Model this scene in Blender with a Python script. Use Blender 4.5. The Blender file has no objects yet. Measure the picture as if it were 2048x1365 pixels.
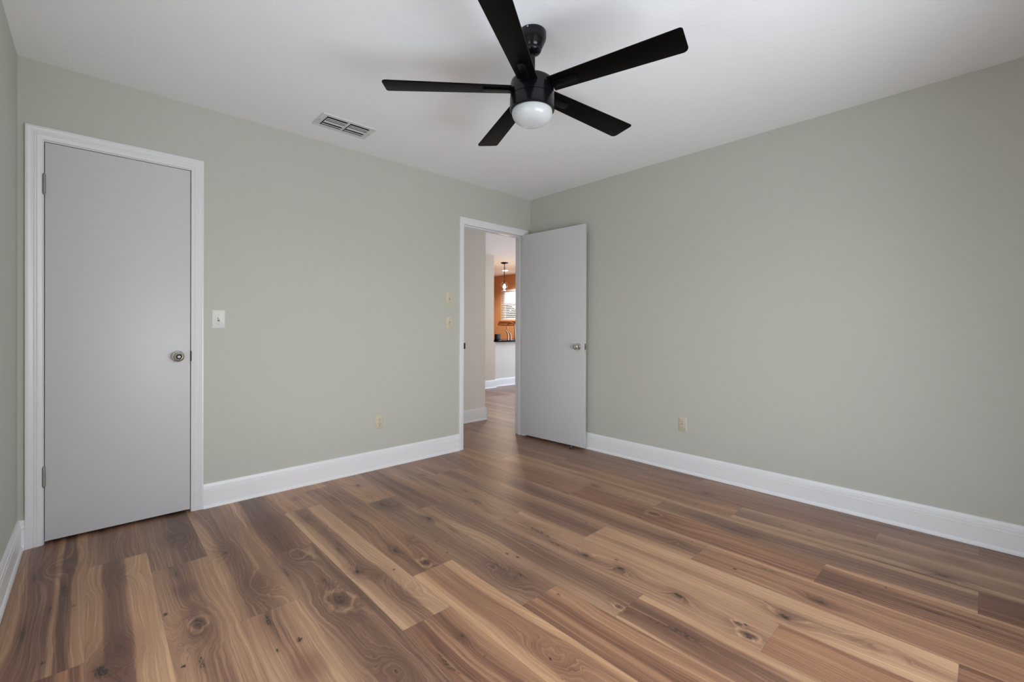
import bpy, math, random
import numpy as np
from mathutils import Vector, Matrix

random.seed(7)
S = bpy.context.scene
COL = S.collection
R = math.radians

# ------------------------------------------------------------------ camera
F_PX, YAW, PITCH, ROLL, V0 = 891.98, 0.7523, -0.0026, 0.0034, -23.85
CAM = Vector((-3.3145, -3.2659, 1.1065))
fw = Vector((math.sin(YAW)*math.cos(PITCH), math.cos(YAW)*math.cos(PITCH), math.sin(PITCH)))
rt = Vector((math.cos(YAW), -math.sin(YAW), 0.0))
up = rt.cross(fw)
rt2 = math.cos(ROLL)*rt + math.sin(ROLL)*up
up2 = -math.sin(ROLL)*rt + math.cos(ROLL)*up
cd = bpy.data.cameras.new('camera')
cam = bpy.data.objects.new('camera', cd)
COL.objects.link(cam)
m = Matrix((rt2, up2, -fw)).transposed().to_4x4()
m.translation = CAM
cam.matrix_world = m
cd.sensor_fit = 'HORIZONTAL'
cd.sensor_width = 36.0
cd.lens = 36.0*F_PX/2048.0
cd.shift_y = V0/2048.0
cd.clip_start = 0.02
S.camera = cam

# ------------------------------------------------------------------ view, world, lights
S.view_settings.view_transform = 'Standard'
S.view_settings.look = 'None'
S.view_settings.exposure = 0.0
S.view_settings.gamma = 1.0
S.view_settings.use_curve_mapping = False
try:
    S.cycles.max_bounces = 12
    S.cycles.diffuse_bounces = 8
    S.cycles.transparent_max_bounces = 16
except Exception:
    pass

W = bpy.data.worlds.new('world')
S.world = W
W.use_nodes = True
nt = W.node_tree
nt.nodes.clear()
sky = nt.nodes.new('ShaderNodeTexSky')
sky.sky_type = 'NISHITA'
sky.sun_disc = False
sky.sun_elevation = R(42)
sky.sun_rotation = R(200)
bg = nt.nodes.new('ShaderNodeBackground')
bg.inputs['Strength'].default_value = 0.40
wo = nt.nodes.new('ShaderNodeOutputWorld')
sat = nt.nodes.new('ShaderNodeHueSaturation')
sat.inputs['Saturation'].default_value = 0.45
nt.links.new(sky.outputs[0], sat.inputs['Color'])
nt.links.new(sat.outputs[0], bg.inputs[0])
nt.links.new(bg.outputs[0], wo.inputs[0])


def area(name, loc, direction, sx, sy, power, color, spread=180):
    d = bpy.data.lights.new(name, 'AREA')
    d.shape = 'RECTANGLE'
    d.size, d.size_y = sx, sy
    d.energy = power
    d.color = color
    d.spread = R(spread)
    o = bpy.data.objects.new(name, d)
    COL.objects.link(o)
    o.location = loc
    o.rotation_euler = Vector(direction).to_track_quat('-Z', 'Y').to_euler()
    return o


# daylight coming in through the bedroom window behind the camera (the opening itself)
area('window_daylight', (-1.98, -3.785, 0.87), (0, 1, 0), 1.88, 1.20, 17.5, (0.87, 0.95, 1.04))
# added fill lamp low outside that window, throws light up to the ceiling
area('low_fill_light', (-1.98, -5.25, -0.10), (0, 0.86, 0.50), 3.4, 1.6, 152, (0.88, 0.95, 1.03))
# daylight through an unseen second bedroom window in the left wall, beside the camera
area('unseen_side_daylight', (-3.62, -2.30, 1.00), (1, 0, 0), 1.26, 1.4, 13, (0.87, 0.95, 1.04))
# added lamp at an unseen living-room window, brightens the rooms beyond the hall
area('living_fill_light', (4.24, 1.35, 1.45), (-1, 0, 0), 1.5, 1.9, 62, (0.78, 0.94, 1.18))

# ------------------------------------------------------------------ node helpers
def new_mat(name):
    mt = bpy.data.materials.new(name)
    mt.use_nodes = True
    t = mt.node_tree
    return mt, t, t.nodes['Principled BSDF']


def nd(t, typ, **kw):
    n = t.nodes.new(typ)
    for k, v in kw.items():
        setattr(n, k, v)
    return n


def bump_noise(t, b, scale, strength, dist=0.002, detail=3.0, rough=0.5):
    tc = nd(t, 'ShaderNodeTexCoord')
    n = nd(t, 'ShaderNodeTexNoise')
    n.inputs['Scale'].default_value = scale
    n.inputs['Detail'].default_value = detail
    n.inputs['Roughness'].default_value = rough
    t.links.new(tc.outputs['Object'], n.inputs['Vector'])
    bp = nd(t, 'ShaderNodeBump')
    bp.inputs['Strength'].default_value = strength
    bp.inputs['Distance'].default_value = dist
    t.links.new(n.outputs['Fac'], bp.inputs['Height'])
    t.links.new(bp.outputs['Normal'], b.inputs['Normal'])
    return n, tc


def paint(name, col, rough=0.5, scale=120, strength=0.15, dist=0.001, var=0.0, spec=0.4):
    mt, t, b = new_mat(name)
    b.inputs['Base Color'].default_value = (*col, 1)
    b.inputs['Roughness'].default_value = rough
    b.inputs['Specular IOR Level'].default_value = spec
    n, tc = bump_noise(t, b, scale, strength, dist)
    if var > 0:
        n2 = nd(t, 'ShaderNodeTexNoise')
        n2.inputs['Scale'].default_value = 1.3
        n2.inputs['Detail'].default_value = 2
        t.links.new(tc.outputs['Object'], n2.inputs['Vector'])
        mr = nd(t, 'ShaderNodeMapRange')
        mr.inputs['To Min'].default_value = 1 - var
        mr.inputs['To Max'].default_value = 1 + var
        t.links.new(n2.outputs['Fac'], mr.inputs['Value'])
        mx = nd(t, 'ShaderNodeMix', data_type='RGBA', blend_type='MULTIPLY')
        mx.inputs['Factor'].default_value = 1
        mx.inputs['A'].default_value = (*col, 1)
        t.links.new(mr.outputs['Result'], mx.inputs['B'])
        t.links.new(mx.outputs['Result'], b.inputs['Base Color'])
    return mt


def metal(name, col, rough, metallic=1.0, scale=300, strength=0.03):
    mt, t, b = new_mat(name)
    b.inputs['Base Color'].default_value = (*col, 1)
    b.inputs['Metallic'].default_value = metallic
    b.inputs['Roughness'].default_value = rough
    bump_noise(t, b, scale, strength, 0.0005)
    return mt


def emitter(name, col, strength):
    mt, t, b = new_mat(name)
    b.inputs['Base Color'].default_value = (*col, 1)
    b.inputs['Emission Color'].default_value = (*col, 1)
    b.inputs['Emission Strength'].default_value = strength
    return mt


def clear_pane(name, gloss=0.08, tint=(1, 1, 1)):
    mt = bpy.data.materials.new(name)
    mt.use_nodes = True
    t = mt.node_tree
    t.nodes.clear()
    out = nd(t, 'ShaderNodeOutputMaterial')
    tr = nd(t, 'ShaderNodeBsdfTransparent')
    tr.inputs['Color'].default_value = (*tint, 1)
    gl = nd(t, 'ShaderNodeBsdfGlossy')
    gl.inputs['Roughness'].default_value = 0.02
    fr = nd(t, 'ShaderNodeLayerWeight')
    fr.inputs['Blend'].default_value = 0.25
    pw = nd(t, 'ShaderNodeMath', operation='MULTIPLY_ADD')
    pw.inputs[1].default_value = 0.45
    pw.inputs[2].default_value = 0.03
    t.links.new(fr.outputs['Facing'], pw.inputs[0])
    mx = nd(t, 'ShaderNodeMixShader')
    t.links.new(pw.outputs[0], mx.inputs[0])
    t.links.new(tr.outputs[0], mx.inputs[1])
    t.links.new(gl.outputs[0], mx.inputs[2])
    t.links.new(mx.outputs[0], out.inputs[0])
    return mt


# ------------------------------------------------------------------ materials
M = {}
M['wall'] = paint('sage_wall_paint', (0.548, 0.547, 0.490), 0.55, 90, 0.22, 0.0012, 0.015, 0.35)
M['hall_wall'] = paint('hall_wall_paint', (0.79, 0.755, 0.69), 0.6, 90, 0.2, 0.0012, 0.01, 0.3)
M['beige_wall'] = paint('beige_wall_paint', (0.61, 0.52, 0.41), 0.6, 90, 0.2, 0.0012, 0.01, 0.3)
M['pale_wall'] = paint('pale_wall_paint', (0.70, 0.665, 0.605), 0.6, 90, 0.2, 0.0012, 0.01, 0.3)
M['orange_wall'] = paint('orange_wall_paint', (0.60, 0.31, 0.145), 0.6, 90, 0.2, 0.0012, 0.02, 0.3)
M['base'] = paint('white_baseboard_paint', (0.87, 0.87, 0.88), 0.32, 40, 0.06, 0.0008, 0.0, 0.5)
M['trim'] = paint('white_trim_paint', (0.81, 0.81, 0.82), 0.32, 40, 0.06, 0.0008, 0.0, 0.5)
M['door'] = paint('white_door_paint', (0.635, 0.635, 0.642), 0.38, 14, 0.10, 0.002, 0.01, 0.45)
M['vent'] = paint('vent_enamel', (0.70, 0.70, 0.69), 0.4, 60, 0.03, 0.0005)
M['white_plastic'] = paint('white_plastic', (0.78, 0.78, 0.75), 0.35, 200, 0.02, 0.0003)
M['almond'] = paint('almond_plastic', (0.62, 0.57, 0.45), 0.35, 200, 0.02, 0.0003)
M['slot'] = paint('brown_recess', (0.13, 0.11, 0.08), 0.6, 100, 0.05, 0.0003)
M['dark'] = paint('dark_recess', (0.02, 0.02, 0.018), 0.7, 100, 0.05, 0.0003)
M['rubber'] = paint('black_rubber', (0.012, 0.012, 0.012), 0.45, 200, 0.05, 0.0003)
M['black'] = paint('satin_black_enamel', (0.0035, 0.0038, 0.005), 0.24, 250, 0.03, 0.0003, 0.0, 0.35)
M['blade'] = paint('matte_black_blade', (0.0022, 0.0020, 0.0018), 0.40, 160, 0.10, 0.0004, 0.0, 0.06)
M['arm'] = paint('gloss_black_iron', (0.0025, 0.0025, 0.003), 0.28, 250, 0.02, 0.0003, 0.0, 0.12)
M['granite'] = paint('black_granite', (0.003, 0.003, 0.0035), 0.20, 400, 0.02, 0.0002, 0.0, 0.10)
M['nickel'] = metal('satin_nickel', (0.62, 0.61, 0.57), 0.22)
M['steel'] = metal('worn_steel', (0.36, 0.35, 0.33), 0.42)
M['darksteel'] = metal('dark_bronze', (0.06, 0.055, 0.05), 0.45)
M['copper'] = metal('brushed_copper_nickel', (0.42, 0.29, 0.22), 0.28)
M['globe'] = paint('opal_glass', (0.60, 0.61, 0.62), 0.22, 30, 0.0, 0.0001, 0.0, 0.5)
M['pane'] = clear_pane('window_glass')
M['clear'] = clear_pane('clear_shade_glass', tint=(0.97, 0.95, 0.92))
M['bulb'] = emitter('warm_bulb', (1.0, 0.80, 0.52), 14)
M['can'] = emitter('recessed_lens', (1.0, 0.95, 0.86), 9)
M['blind'] = paint('white_blind', (0.90, 0.90, 0.91), 0.4, 80, 0.02, 0.0003)
M['leaf'] = paint('dull_leaf', (0.10, 0.115, 0.085), 0.6, 20, 0.1, 0.002, 0.1)
M['bark'] = paint('pale_bark', (0.45, 0.42, 0.38), 0.8, 30, 0.5, 0.01, 0.1)
M['grass'] = paint('grass_ground', (0.10, 0.14, 0.06), 0.9, 30, 0.5, 0.01, 0.1)

# ceiling: white skip-trowel plaster
mt, t, b = new_mat('ceiling_plaster')
b.inputs['Base Color'].default_value = (0.92, 0.925, 0.94, 1)
b.inputs['Roughness'].default_value = 0.7
b.inputs['Specular IOR Level'].default_value = 0.25
tc = nd(t, 'ShaderNodeTexCoord')
n1 = nd(t, 'ShaderNodeTexNoise')
n1.inputs['Scale'].default_value = 3.4
n1.inputs['Detail'].default_value = 5
n1.inputs['Roughness'].default_value = 0.55
n1.inputs['Distortion'].default_value = 1.4
t.links.new(tc.outputs['Object'], n1.inputs['Vector'])
rp = nd(t, 'ShaderNodeValToRGB')
rp.color_ramp.elements[0].position = 0.47
rp.color_ramp.elements[1].position = 0.56
t.links.new(n1.outputs['Fac'], rp.inputs[0])
n2 = nd(t, 'ShaderNodeTexNoise')
n2.inputs['Scale'].default_value = 28
n2.inputs['Detail'].default_value = 4
t.links.new(tc.outputs['Object'], n2.inputs['Vector'])
ad = nd(t, 'ShaderNodeMath', operation='MULTIPLY_ADD')
ad.inputs[1].default_value = 0.35
t.links.new(n2.outputs['Fac'], ad.inputs[0])
t.links.new(rp.outputs['Color'], ad.inputs[2])
bp = nd(t, 'ShaderNodeBump')
bp.inputs['Strength'].default_value = 0.30
bp.inputs['Distance'].default_value = 0.0025
t.links.new(ad.outputs[0], bp.inputs['Height'])
t.links.new(bp.outputs['Normal'], b.inputs['Normal'])
M['ceiling'] = mt

# floor: hickory planks; 'F' is the grain coordinate that bends round the knots
mt, t, b = new_mat('hickory_planks')


def attr(nm):
    a = nd(t, 'ShaderNodeAttribute')
    a.attribute_name = nm
    return a.outputs['Fac']


def math_(op, a, bb=None, c=None):
    n = nd(t, 'ShaderNodeMath', operation=op)
    for i, v in enumerate((a, bb, c)):
        if v is None:
            continue
        if isinstance(v, (int, float)):
            n.inputs[i].default_value = v
        else:
            t.links.new(v, n.inputs[i])
    return n.outputs[0]


def combine(x, y, z):
    n = nd(t, 'ShaderNodeCombineXYZ')
    for i, v in enumerate((x, y, z)):
        if isinstance(v, (int, float)):
            n.inputs[i].default_value = v
        else:
            t.links.new(v, n.inputs[i])
    return n.outputs[0]


def noise(vec, detail=2.0, rough=0.5, dist=0.0):
    n = nd(t, 'ShaderNodeTexNoise')
    n.inputs['Scale'].default_value = 1.0
    n.inputs['Detail'].default_value = detail
    n.inputs['Roughness'].default_value = rough
    n.inputs['Distortion'].default_value = dist
    t.links.new(vec, n.inputs['Vector'])
    return n.outputs['Fac']


aF, aV, aT, aK, aS, aE, aH = (attr(k) for k in ('F', 'along', 'tone', 'knot', 'seed', 'edge', 'hue'))
ringv = combine(math_('MULTIPLY', aF, 95.0), math_('MULTIPLY', aV, 1.1), aS)
ring = noise(ringv, 3.0, 0.6)
finev = combine(math_('MULTIPLY', aF, 520.0), math_('MULTIPLY', aV, 7.0), aS)
fine = noise(finev, 3.0, 0.6)
streakv = combine(math_('MULTIPLY', aF, 150.0), math_('MULTIPLY', aV, 2.2), math_('ADD', aS, 31.0))
streak = noise(streakv, 2.0, 0.5)
# sharp dark growth lines where the ring noise crosses a level
line = math_('SUBTRACT', 1.0, math_('MULTIPLY', math_('ABSOLUTE', math_('SUBTRACT', ring, 0.5)), 14.0))
line = math_('MAXIMUM', line, 0.0)
ring2v = combine(math_('MULTIPLY', aF, 210.0), math_('MULTIPLY', aV, 1.6), math_('ADD', aS, 17.0))
ring2 = noise(ring2v, 2.0, 0.5)
tone = math_('MULTIPLY_ADD', math_('SUBTRACT', ring, 0.5), 0.58, aT)
tone = math_('MULTIPLY_ADD', math_('SUBTRACT', ring2, 0.5), 0.34, tone)
tone = math_('MULTIPLY_ADD', math_('SUBTRACT', fine, 0.5), 0.42, tone)
tone = math_('MULTIPLY_ADD', line, -0.10, tone)
ramp = nd(t, 'ShaderNodeValToRGB')
cr = ramp.color_ramp
cr.elements[0].position = 0.0
cr.elements[0].color = (0.100, 0.048, 0.029, 1)
cr.elements[1].position = 1.0
cr.elements[1].color = (0.66, 0.42, 0.235, 1)
for p, c in ((0.25, (0.205, 0.108, 0.067, 1)), (0.5, (0.355, 0.200, 0.115, 1)), (0.75, (0.50, 0.305, 0.172, 1))):
    e = cr.elements.new(p)
    e.color = c
t.links.new(tone, ramp.inputs[0])
hs = nd(t, 'ShaderNodeHueSaturation')
t.links.new(ramp.outputs[0], hs.inputs['Color'])
t.links.new(math_('MULTIPLY_ADD', aH, 0.008, 0.4915), hs.inputs['Hue'])
t.links.new(math_('MULTIPLY_ADD', aH, -0.14, 1.08), hs.inputs['Saturation'])
# thin black cracks and flecks that follow the grain
crk = math_('MULTIPLY', math_('MAXIMUM', math_('SUBTRACT', streak, 0.715), 0.0), 14.0)
crk = math_('MINIMUM', crk, 0.75)
kv = combine(math_('MULTIPLY', aF, 260.0), math_('MULTIPLY', aV, 70.0), aS)
kn_ = noise(kv, 3.0, 0.6, 0.6)
kk = math_('MULTIPLY_ADD', math_('SUBTRACT', kn_, 0.5), 1.5, math_('SUBTRACT', aK, 0.36))
kk = math_('MINIMUM', math_('MAXIMUM', math_('MULTIPLY', kk, 3.2), math_('MULTIPLY', aK, 0.35)), 0.95)
kk = math_('MULTIPLY', kk, math_('GREATER_THAN', aK, 0.04))
dark = math_('MAXIMUM', crk, kk)
seam = math_('MULTIPLY', math_('LESS_THAN', aE, 0.0007), 0.30)
dark = math_('MINIMUM', math_('MAXIMUM', dark, seam), 0.96)
mx = nd(t, 'ShaderNodeMix', data_type='RGBA')
t.links.new(dark, mx.inputs['Factor'])
t.links.new(hs.outputs[0], mx.inputs['A'])
mx.inputs['B'].default_value = (0.024, 0.016, 0.011, 1)
t.links.new(mx.outputs['Result'], b.inputs['Base Color'])
t.links.new(math_('MULTIPLY_ADD', fine, 0.14, 0.27), b.inputs['Roughness'])
b.inputs['Specular IOR Level'].default_value = 0.45
bp = nd(t, 'ShaderNodeBump')
bp.inputs['Strength'].default_value = 0.12
bp.inputs['Distance'].default_value = 0.0008
t.links.new(math_('SUBTRACT', fine, math_('MULTIPLY', dark, 1.5)), bp.inputs['Height'])
t.links.new(bp.outputs['Normal'], b.inputs['Normal'])
M['floor'] = mt


# ------------------------------------------------------------------ mesh helpers
class MB:
    """collects shapes (world coordinates) and links them as one mesh object"""

    def __init__(self):
        self.v, self.f = [], []

    def add(self, vs, fs):
        o = len(self.v)
        self.v += [tuple(p) for p in vs]
        self.f += [tuple(i + o for i in f) for f in fs]
        return self

    def box(self, x0, x1, y0, y1, z0, z1):
        return self.add([(x0, y0, z0), (x1, y0, z0), (x1, y1, z0), (x0, y1, z0),
                         (x0, y0, z1), (x1, y0, z1), (x1, y1, z1), (x0, y1, z1)],
                        [(3, 2, 1, 0), (4, 5, 6, 7), (0, 1, 5, 4), (1, 2, 6, 5), (2, 3, 7, 6), (3, 0, 4, 7)])

    def loft(self, rings, closed=True, caps=True):
        n = len(rings[0])
        vs = [p for r in rings for p in r]
        fs = []
        for a in range(len(rings)-1):
            for i in range(n if closed else n-1):
                j = (i+1) % n
                fs.append((a*n+i, a*n+j, (a+1)*n+j, (a+1)*n+i))
        if caps:
            fs.append(tuple(reversed(range(n))))
            fs.append(tuple((len(rings)-1)*n+i for i in range(n)))
        return self.add(vs, fs)

    def lathe(self, prof, c, axis=(0, 0, 1), n=40):
        """prof: (radius, height along axis) pairs, closed at both ends"""
        ax = Vector(axis).normalized()
        e1 = ax.orthogonal().normalized()
        e2 = ax.cross(e1)
        c = Vector(c)
        rings = [[c + ax*h + (e1*math.cos(2*math.pi*i/n) + e2*math.sin(2*math.pi*i/n))*max(r, 1e-4)
                  for i in range(n)] for r, h in prof]
        return self.loft(rings)

    def tube(self, path, rad, n=14):
        path = [Vector(p) for p in path]
        rings = []
        e1 = None
        for i, p in enumerate(path):
            d = (path[min(i+1, len(path)-1)] - path[max(i-1, 0)]).normalized()
            e1 = d.orthogonal().normalized() if e1 is None else (e1 - d*e1.dot(d)).normalized()
            e2 = d.cross(e1)
            r = rad[i] if isinstance(rad, (list, tuple)) else rad
            rings.append([p + (e1*math.cos(2*math.pi*k/n) + e2*math.sin(2*math.pi*k/n))*r for k in range(n)])
        return self.loft(rings)

    def build(self, name, mat, parent=None, bevel=0.0, origin=None, seg=2):
        me = bpy.data.meshes.new(name)
        off = Vector((0, 0, 0))
        if parent is not None:
            off = Vector(parent['_w']) if '_w' in parent else Vector(parent.location)
        if origin is not None:
            off = Vector(origin)
        me.from_pydata([tuple(Vector(p)-off) for p in self.v], [], self.f)
        me.validate()
        import bmesh
        bm = bmesh.new()
        bm.from_mesh(me)
        bmesh.ops.recalc_face_normals(bm, faces=bm.faces)
        if bevel > 0:
            es = [e for e in bm.edges if len(e.link_faces) == 2 and e.calc_face_angle(0) > R(40)]
            bmesh.ops.bevel(bm, geom=es, offset=bevel, segments=seg, affect='EDGES', profile=0.6)
        bm.to_mesh(me)
        bm.free()
        me.polygons.foreach_set('use_smooth', [True]*len(me.polygons))
        me.set_sharp_from_angle(angle=R(34))
        me.materials.append(mat)
        o = bpy.data.objects.new(name, me)
        COL.objects.link(o)
        if parent is not None:
            o.parent = parent
        if origin is not None and parent is None:
            o.location = origin
        if parent is not None and origin is not None:
            o.location = Vector(origin) - (Vector(parent['_w']) if '_w' in parent else Vector(parent.location))
        return o


def tag(o, label, cat, group=None, kind=None):
    o['label'] = label
    o['category'] = cat
    if group:
        o['group'] = group
    if kind:
        o['kind'] = kind
    return o


def thing(name, loc, label, cat, group=None, kind=None):
    o = bpy.data.objects.new(name, None)
    COL.objects.link(o)
    o.empty_display_size = 0.05
    o.location = loc
    return tag(o, label, cat, group, kind)


def struct(o, label, cat):
    return tag(o, label, cat, None, 'structure')


H = 2.44
WX = -3.593          # left wall plane
RY = -3.72           # rear wall plane
T = 0.115            # wall thickness

# ------------------------------------------------------------------ shell
def wall_y(mb, x0, x1, y0, y1, z0, z1, holes):
    """wall along x made of boxes around rectangular holes (hx0,hx1,hz0,hz1)"""
    xs = x0
    for hx0, hx1, hz0, hz1 in sorted(holes):
        mb.box(xs, hx0, y0, y1, z0, z1)
        if hz0 > z0:
            mb.box(hx0, hx1, y0, y1, z0, hz0)
        if hz1 < z1:
            mb.box(hx0, hx1, y0, y1, hz1, z1)
        xs = hx1
    mb.box(xs, x1, y0, y1, z0, z1)
    return mb


def wall_x(mb, y0, y1, x0, x1, z0, z1, holes):
    ys = y0
    for hy0, hy1, hz0, hz1 in sorted(holes):
        mb.box(x0, x1, ys, hy0, z0, z1)
        if hz0 > z0:
            mb.box(x0, x1, hy0, hy1, z0, hz0)
        if hz1 < z1:
            mb.box(x0, x1, hy0, hy1, hz1, z1)
        ys = hy1
    mb.box(x0, x1, ys, y1, z0, z1)
    return mb


C0, C1 = -3.520, -2.876      # closet rough opening
D0, D1 = -0.876, -0.075      # hall door rough opening
o = wall_y(MB(), WX-T, 0.0, 0.0, T, 0, H, [(C0, C1, 0, 2.061), (D0, D1, 0, 2.071)]).build('wall_back', M['wall'])
struct(o, 'sage green wall with the closet door and the open hall door', 'wall')
o = MB().box(0.0, T, RY-T, T, 0, H).build('wall_right', M['wall'])
struct(o, 'bare sage green wall on the right with one low outlet', 'wall')
SIDE = (-2.95, -1.65, 0.25, 1.80)
o = wall_x(MB(), RY-T, 0.0, WX-T, WX, 0, H, [SIDE]).build('wall_left', M['wall'])
struct(o, 'narrow strip of sage green wall at the left edge beside the closet door', 'wall')
WIN = (-2.93, -1.03, 0.25, 1.80)
o = wall_y(MB(), WX, 0.0, RY-T, RY, 0, H, [WIN]).build('wall_rear', M['wall'])
struct(o, 'sage green wall behind the camera holding the bedroom window', 'wall')
o = MB().box(WX-T, 4.39, RY-T, 6.3, H, H+0.1).build('ceiling', M['ceiling'])
struct(o, 'white ceiling with a soft trowelled plaster texture', 'ceiling')

# closet behind the closed door and the hall beyond
o = MB().box(WX-T, WX, T, 0.80, 0, H).box(WX, -1.60, 0.70, 0.80, 0, H).box(-2.60, -2.52, T, 0.70, 0, H) \
    .build('wall_closet', M['hall_wall'])
struct(o, 'plain walls of the closet behind the closed door', 'wall')
HY = 0.885
o = MB().box(-1.70, 0.13, HY, HY+T, 0, H).box(-1.70, -1.60, T, HY, 0, H).box(0.13-T, 0.13, HY+T, 2.96, 0, H) \
    .build('wall_hall', M['hall_wall'])
struct(o, 'pale grey hall wall seen just inside the open doorway', 'wall')
PY, PX = 2.96, 2.055
o = MB().box(0.015, PX, PY, PY+T, 0, H).box(PX, PX+0.040, PY, PY+0.10, 0, 0.835).build('wall_living', M['beige_wall'])
struct(o, 'beige pink living room wall ending beside the black counter', 'wall')
QY = 3.07
o = MB().box(PX, 3.62, QY, QY+0.10, 0, 0.840).box(PX+.02, 3.60, QY+0.10, 3.84, 0, 0.840).build('wall_peninsula', M['pale_wall'])
struct(o, 'pale half wall under the black granite counter', 'wall')
OX = 4.275
KW = (4.36, 5.256, 1.302, 2.072)
LW = (0.60, 2.10, 0.50, 2.40)
o = wall_x(MB(), T, 2.9, OX, OX+T, 0, H, [LW]).build('wall_far', M['beige_wall'])
struct(o, 'beige living room wall holding the added unseen window beyond the hall', 'wall')
o = wall_x(MB(), 2.9, 6.2, OX, OX+T, 0, H, [KW]).box(1.2, OX, 6.1, 6.2, 0, H).box(1.1, 1.2, PY+T, 6.2, 0, H) \
    .build('wall_kitchen', M['orange_wall'])
struct(o, 'burnt orange kitchen wall around the window with blinds', 'wall')
o = MB().box(T, OX+T, 0.0, T, 0, H).build('wall_side', M['hall_wall'])
struct(o, 'living room wall in line with the bedroom doorway', 'wall')

# ------------------------------------------------------------------ floor planks
PW, E0, PL = 0.2112, -3.127, 1.392
rng = np.random.RandomState(11)


def vnoise(x, y, seed):
    g = np.random.RandomState(seed & 0xffff).rand(64, 64)
    xi, yi = np.floor(x).astype(int), np.floor(y).astype(int)
    fx, fy = x-xi, y-yi
    fx, fy = fx*fx*fx*(fx*(fx*6-15)+10), fy*fy*fy*(fy*(fy*6-15)+10)
    a, b_, c, d = g[xi % 64, yi % 64], g[(xi+1) % 64, yi % 64], g[xi % 64, (yi+1) % 64], g[(xi+1) % 64, (yi+1) % 64]
    return (a*(1-fx)+b_*fx)*(1-fy)+(c*(1-fx)+d*fx)*fy - 0.5


JOINT = {-3: 0.2, -2: 0.15, -1: -.455, 0: -.695, 1: .04, 2: -.90, 3: -.42, 4: -.13, 5: -.61, 6: -.898, 7: -1.345,
         8: -.42, 9: -.903, 10: -1.356, 11: -.458, 12: -.84, 13: -1.471, 14: -.453}
PROF = {
    (-2, 1): (.62, .38, .30, .26, .38, .34, .66, .18, .16, .60, .66), (-2, 2): (.5, .35, .3, .2, .3, .55, .3, .6),
    (-1, 0): (.48, .40, .36, .42, .46, .44), (-1, 1): (.66, .62, .27, .22, .22, .34, .78, .76, .78, .80),
    (0, 0): (.46, .48, .46, .40, .20, .15, .18, .30), (0, 1): (.60, .62, .58, .45, .36, .42, .58, .64, .66),
    (1, 0): (.02, .02), (1, 1): (.72, .60, .38, .34, .36, .44, .52, .56, .62), (1, 2): (.62, .66, .60, .46, .62, .70, .56),
    (2, 0): (.76, .55, .16, .10, .10, .14, .34, .44, .48), (2, 1): (.55, .44, .34, .30, .36, .32, .42, .24, .40),
    (2, 2): (.55, .45, .4, .35, .5),
    (3, 0): (.62, .66, .58, .62), (3, 1): (.78, .62, .38, .34, .42, .78, .80, .82), (3, 2): (.40, .42, .36, .50, .30, .58, .72),
    (4, 0): (.62, .66, .56), (4, 1): (.48, .46, .32, .52, .40, .44, .48), (4, 2): (.88, .78, .52, .50, .56, .56, .48, .84, .88),
    (5, 0): (.56, .60, .55, .60), (5, 1): (.46, .40, .34, .38, .42, .46), (5, 2): (.34, .42, .62, .28, .34, .60, .54, .40),
    (6, 0): (.42, .28, .36, .26, .46, .52), (6, 1): (.58, .54, .36, .30, .30, .36, .44), (6, 2): (.74, .42, .32, .36, .24, .40, .80, .72),
    (7, 0): (.50, .54, .40, .50, .54), (7, 1): (.62, .60, .50, .62, .58, .64, .66), (7, 2): (.50, .45, .52, .40),
    (8, 0): (.45, .5, .4), (8, 1): (.56, .36, .30, .44, .52), (8, 2): (.76, .74, .66, .52, .70, .78, .80), (8, 3): (.35, .3, .4, .25),
    (9, 0): (.42, .30, .40), (9, 1): (.62, .42, .26, .24, .30, .36, .48, .64), (9, 2): (.46, .44, .40, .52, .44, .50, .72),
    (10, 0): (.36, .52, .46, .50), (10, 1): (.62, .36, .30, .42, .36, .42, .38), (10, 2): (.36, .20, .18, .20, .24, .46, .74),
    (11, 0): (.45, .5, .4), (11, 1): (.52, .62, .62, .50, .70), (11, 2): (.62, .38, .28, .26, .34, .62, .56), (11, 3): (.2, .16, .2, .24),
    (12, 0): (.45, .4, .5), (12, 1): (.50, .46, .58, .42, .50), (12, 2): (.36, .66, .42, .50, .62, .66),
    (13, 0): (.40, .44, .36), (13, 1): (.38, .44, .34, .38, .42), (13, 2): (.52, .46, .56, .40),
    (14, 0): (.36, .40, .34), (14, 1): (.38, .34, .40), (14, 2): (.40, .36, .44), (14, 3): (.3, .25),
}
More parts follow.
